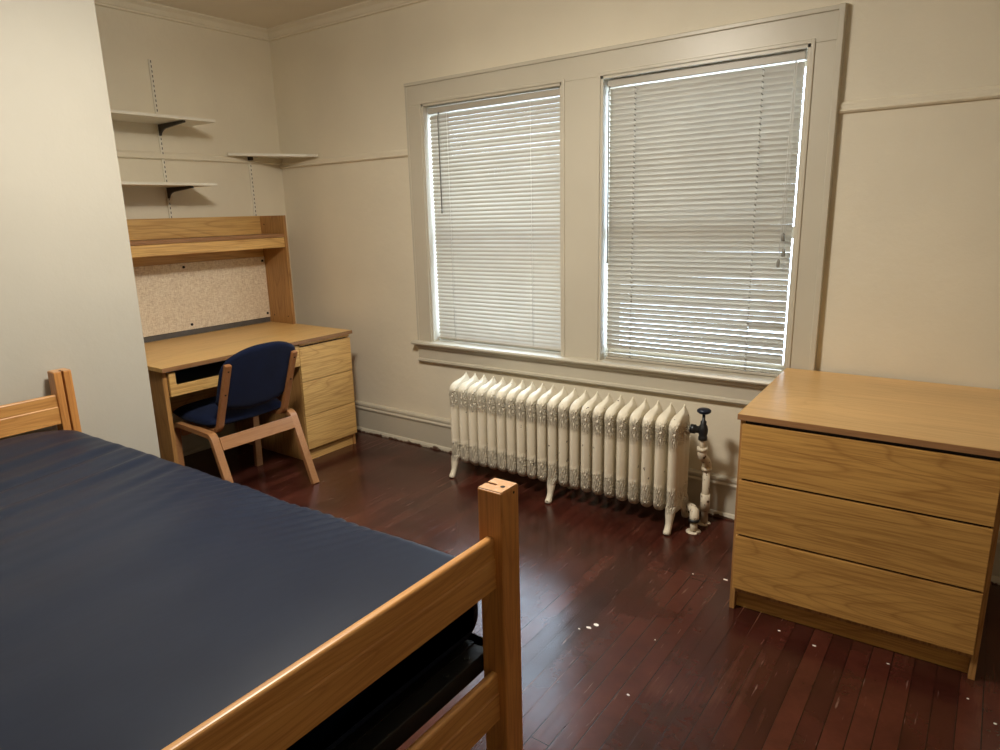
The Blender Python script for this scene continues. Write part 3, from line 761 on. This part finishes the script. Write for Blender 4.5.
# ------------------------------------------------------------------ radiator
t = thing('radiator', 'cream painted cast iron column radiator under the windows', 'radiator', (2.306, -0.215, 0)); 
NS = 21; XA, XZ = 1.684, 2.953
yF, yBk = -0.315, -0.125
def front_y(z):
    if z < 0.135: d = (0.135 - z) / 0.05; return yF + 0.045 * (1 - math.sqrt(max(0, 1 - d * d)))
    if z < 0.485: return yF
    if z < 0.545:
        u = (z - 0.485) / 0.06
        return yF + 0.085 * (1 - math.sqrt(max(0, 1 - u * u)))
    u = min(1, (z - 0.545) / 0.032)
    return yF + 0.085 + 0.060 * u ** 0.6
def back_y(z):
    if z < 0.135: d = (0.135 - z) / 0.05; return yBk - 0.045 * (1 - math.sqrt(max(0, 1 - d * d)))
    if z < 0.452: return yBk
    u = min(1, (z - 0.452) / 0.125)
    return yBk - 0.043 * u ** 1.3
def section_mesh():
    zs = [0.0852, 0.088, 0.093, 0.10, 0.11, 0.122, 0.136] + [0.15 + 0.017 * k for k in range(20)] + [0.485 + 0.007 * k for k in range(13)] + [0.574, 0.577]
    nu = 30; m = MB(); vs = []
    def half(u, y, z):
        lobe = 0.0215 + 0.0050 * math.cos(2 * PI * 3 * u + PI) if 0.12 < z < 0.46 else 0.0225
        lobe = 0.0145 + 0.0098 * abs(math.sin(PI * 3 * u)) ** 0.7 if 0.12 < z < 0.47 else 0.0245
        k = 1.0
        if z < 0.125: k = math.sqrt(max(0.02, 1 - ((0.125 - z) / 0.042) ** 2)) * .55 + .45
        if z > 0.515: k = max(0.11, 1 - 0.40 * (min(1, (z - 0.515) / 0.032)) ** 2 - (0.50 * min(1, (z - 0.547) / 0.020) if z > 0.547 else 0))
        edge = (max(0.0, 1 - abs(2 * u - 1) ** 7)) ** 0.5
        return max(0.0, lobe * k * edge)
    L = []
    for z in zs:
        a, bb_ = front_y(z), back_y(z)
        ring = []
        for q in range(nu + 1):
            u = 0.5 - 0.5 * math.cos(PI * q / nu); y = a + (bb_ - a) * u; ring.append((half(u, y, z), y, z))
        for q in range(nu - 1, 0, -1):
            u = 0.5 - 0.5 * math.cos(PI * q / nu); y = a + (bb_ - a) * u; ring.append((-half(u, y, z), y, z))
        L.append(ring)
    n = len(L[0]); vs = [p for r_ in L for p in r_]
    vs = [(x, y + 0.215, z) for x, y, z in vs]
    fs = [(i * n + k, i * n + (k + 1) % n, (i + 1) * n + (k + 1) % n, (i + 1) * n + k) for i in range(len(L) - 1) for k in range(n)]
    m.add(vs, fs, True); m.add(vs[:n], [tuple(range(n))], True); m.add(vs[-n:], [tuple(range(n))], True)
    return m
proto = section_mesh().build('section', M['radiator'], t)
proto.location = (XA - 2.306, 0, 0)
secs = [proto]
for k in range(1, NS):
    o = proto.copy(); COL.objects.link(o); o.parent = t; o.location = (XA + (XZ - XA) * k / (NS - 1) - 2.306, 0, 0); secs.append(o)
legs0 = []
for sgn in (-1, 1):
    fm = MB()
    ys = [sgn * v for v in (0.060, 0.078, 0.084, 0.088, 0.094, 0.104, 0.112, 0.116)]
    zz = [0.135, 0.11, 0.085, 0.06, 0.040, 0.022, 0.010, 0.0]
    fm.tube([(0, y, z) for y, z in zip(ys, zz)], [0.024, 0.024, 0.022, 0.018, 0.0155, 0.016, 0.0175, 0.0165], 14)
    legs0.append(fm.build('leg', M['radiator'], secs[0]))
for k in (10, 20):
    for g_ in legs0:
        o = g_.copy(); COL.objects.link(o); o.parent = secs[k]
for z in (0.150, 0.455):
    MB().tube([(XA - 2.306, 0, z), (XZ - 2.306 + .026, 0, z)], 0.020, 14).build('header_tube', M['radiator'], t)
bs_ = MB().lathe([(0.030, 0.0), (0.030, 0.008), (0.022, 0.014), (0.022, 0.03)], (XZ - 2.306 + .018, 0.03, 0.095), 'x', 16)
bs_.build('boss', M['radiator'], t); bs_ = MB()
bs_.lathe([(0.026, 0.0), (0.026, 0.008), (0.020, 0.013), (0.020, 0.024)], (XZ - 2.306 + .016, 0.02, 0.470), 'x', 16)
bs_.build('boss', M['radiator'], t)

# supply riser with valve
t = thing('steam_pipe', 'chipped cream riser pipe with a dark hand wheel valve at the radiator end', 'pipe', (3.055, -0.13, 0)); R = rel(t)
vy = -0.195
p = MB().tube([(3.052, vy, 0.452), (3.052, vy, 0.385)], 0.0135, 14)
p.tube([(3.055, -0.13, 0.30), (3.055, -0.13, 0.0)], 0.0165, 14)
p.lathe([(0.030, 0), (0.030, 0.004), (0.02, 0.008)], (3.055, -0.13, 0), 'z', 18)
p.map(R).build('pipe', M['pipe'], t)
e = MB().tube([(3.052, vy, 0.392), (3.052, vy, 0.365), (3.053, vy + .012, 0.345), (3.054, -0.145, 0.322), (3.055, -0.13, 0.302), (3.055, -0.13, 0.275)], [0.0205, 0.0205, 0.019, 0.019, 0.0205, 0.0205], 14)
e.lathe([(0.0235, -0.008), (0.0235, 0.008)], (3.052, vy, 0.39), 'z', 16).lathe([(0.0235, -0.008), (0.0235, 0.008)], (3.055, -0.13, 0.275), 'z', 16)
MB().tube([(3.055, -0.13, 0.15), (3.055, -0.13, 0.07)], [0.022, 0.022], 14).map(R).build('coupling', M['pipe'], t)
e.map(R).build('elbow', M['pipe'], t)
v = MB().lathe([(0.015, -0.055), (0.020, -0.053), (0.020, -0.038), (0.017, -0.034), (0.020, -0.024), (0.0215, -0.006), (0.018, 0.012), (0.013, 0.020), (0.013, 0.034), (0.007, 0.038), (0.006, 0.075)], (3.052, vy, 0.487), 'z', 18)
v.lathe([(0.014, -0.058), (0.021, -0.055), (0.021, -0.036), (0.016, -0.034), (0.016, -0.010)], (3.052, vy, 0.478), 'x', 16)
vb = v.map(R).build('valve_body', M['gunmetal'], t)
MB().lathe([(0.008, -0.012), (0.022, -0.010), (0.030, -0.004), (0.031, 0.004), (0.024, 0.010), (0.008, 0.012)], (3.052, vy, 0.568), 'z', 20).map(R).build('hand_wheel', M['wheel'], vb)

# low return elbow
t = thing('return_pipe', 'short white elbow pipe dropping from the radiator foot into the floor', 'pipe', (3.043, -0.235, 0)); R = rel(t)
e = MB().tube([(3.0025, -0.19, 0.098), (3.020, -0.200, 0.098), (3.037, -0.216, 0.092), (3.043, -0.232, 0.070), (3.043, -0.235, 0.05)], [0.019, 0.0205, 0.022, 0.0215, 0.0205], 14)
e.lathe([(0.0165, -0.055), (0.0165, 0.0)], (3.043, -0.235, 0.055), 'z', 14)
e.map(R).build('elbow', M['pipe'], t)
MB().lathe([(0.024, -0.007), (0.025, 0), (0.024, 0.007)], (3.043, -0.235, 0.058), 'z', 16).map(R).build('collar', M['gunmetal'], t)
MB().lathe([(0.034, 0), (0.034, 0.0025), (0.02, 0.006)], (3.043, -0.235, 0.0), 'z', 18).map(R).build('floor_flange', M['pipe'], t)

# ------------------------------------------------------------------ paint flecks on the floor
flecks = [(3.001, -1.153, .009), (3.013, -1.123, .012), (2.974, -1.178, .005), (3.265, -1.39, .005), (3.30, -0.568, .009), (3.561, -0.800, .004), (3.679, -0.822, .007), (3.175, -0.596, .004), (3.895, -0.79, .004), (4.111, -0.839, .004), (4.178, -0.917, .005), (3.223, -1.088, .003)]
labs = ['longer white paint fleck lying beside a smaller one on the floor between bed and radiator', 'largest white paint fleck on the floor right of the bed post', 'small white fleck left of the two larger ones right of the bed post',
        'lone white fleck on the open floor nearest the foot of the bed', 'white paint fleck on the floor just left of the dresser', 'white speck under the front edge of the dresser near its left end',
        'curled white fleck on the floor under the dresser front', 'white speck on the floor between radiator foot and dresser', 'tiny white speck near the right half of the dresser front', 'white speck just below the right dresser corner',
        'white speck at the far right edge of the floor in front of the dresser', 'tiny white speck in the middle of the open floor']
for (x, y, r), lab in zip(flecks, labs):
    n = 7; a0 = random.random() * 6
    poly = [(r * random.uniform(.5, 1) * math.cos(a0 + 2 * PI * k / n) * 1.3, r * random.uniform(.4, .8) * math.sin(a0 + 2 * PI * k / n)) for k in range(n)]
    o = MB().prism(poly, 'z', 0.0, 0.0015).build('paint_fleck', M['fleck'])
    o.location = (x, y, 0.0003); tag(o, lab, 'paint fleck', 'paint flecks on the floor')

# ------------------------------------------------------------------ light
ld = bpy.data.lights.new('room lamp', 'POINT'); ld.energy = 46; ld.color = (1.0, 0.93, 0.81); ld.shadow_soft_size = 0.20
lo = bpy.data.objects.new('room_lamp', ld); COL.objects.link(lo); lo.location = (2.40, -1.80, 2.47)
l2 = bpy.data.lights.new('added downlight', 'AREA'); l2.shape = 'DISK'; l2.size = 0.30; l2.energy = 45; l2.color = (1.0, 0.93, 0.81)  # added downward light under the room lamp, lifts the desk and lower room
l2o = bpy.data.objects.new('added_downlight', l2); COL.objects.link(l2o); l2o.location = (2.40, -1.80, 2.38)
wd = bpy.data.worlds.new('overcast sky'); S.world = wd; wd.use_nodes = True
bg = wd.node_tree.nodes['Background']; bg.inputs[0].default_value = (0.66, 0.80, 1.0, 1); bg.inputs[1].default_value = 12.5

# ------------------------------------------------------------------ camera
cd = bpy.data.cameras.new('camera'); cam = bpy.data.objects.new('camera', cd); COL.objects.link(cam); S.camera = cam
cd.sensor_width = 36; cd.lens = 679.9565 * 36 / 1000; cd.clip_start = 0.02
r_ = Vector((0.81125913, 0.58418463, -0.02422694)); u_ = Vector((-0.11920513, 0.20582179, 0.97130197)); f_ = Vector((-0.57240611, 0.78508962, -0.23661262))
m = Matrix((r_, u_, -f_)).transposed().to_4x4(); m.translation = Vector((4.02430973, -3.05733377, 1.45862366))
cam.matrix_world = m

S.view_settings.view_transform = 'Standard'; S.view_settings.look = 'None'
S.view_settings.gamma = 1.0; S.view_settings.use_curve_mapping = False; S.view_settings.exposure = -0.10
S.cycles.use_denoising = True
S.cycles.max_bounces = 10; S.cycles.diffuse_bounces = 6; S.cycles.glossy_bounces = 4; S.cycles.transparent_max_bounces = 12
S.cycles.caustics_reflective = False; S.cycles.caustics_refractive = False
S.cycles.sample_clamp_indirect = 4.0
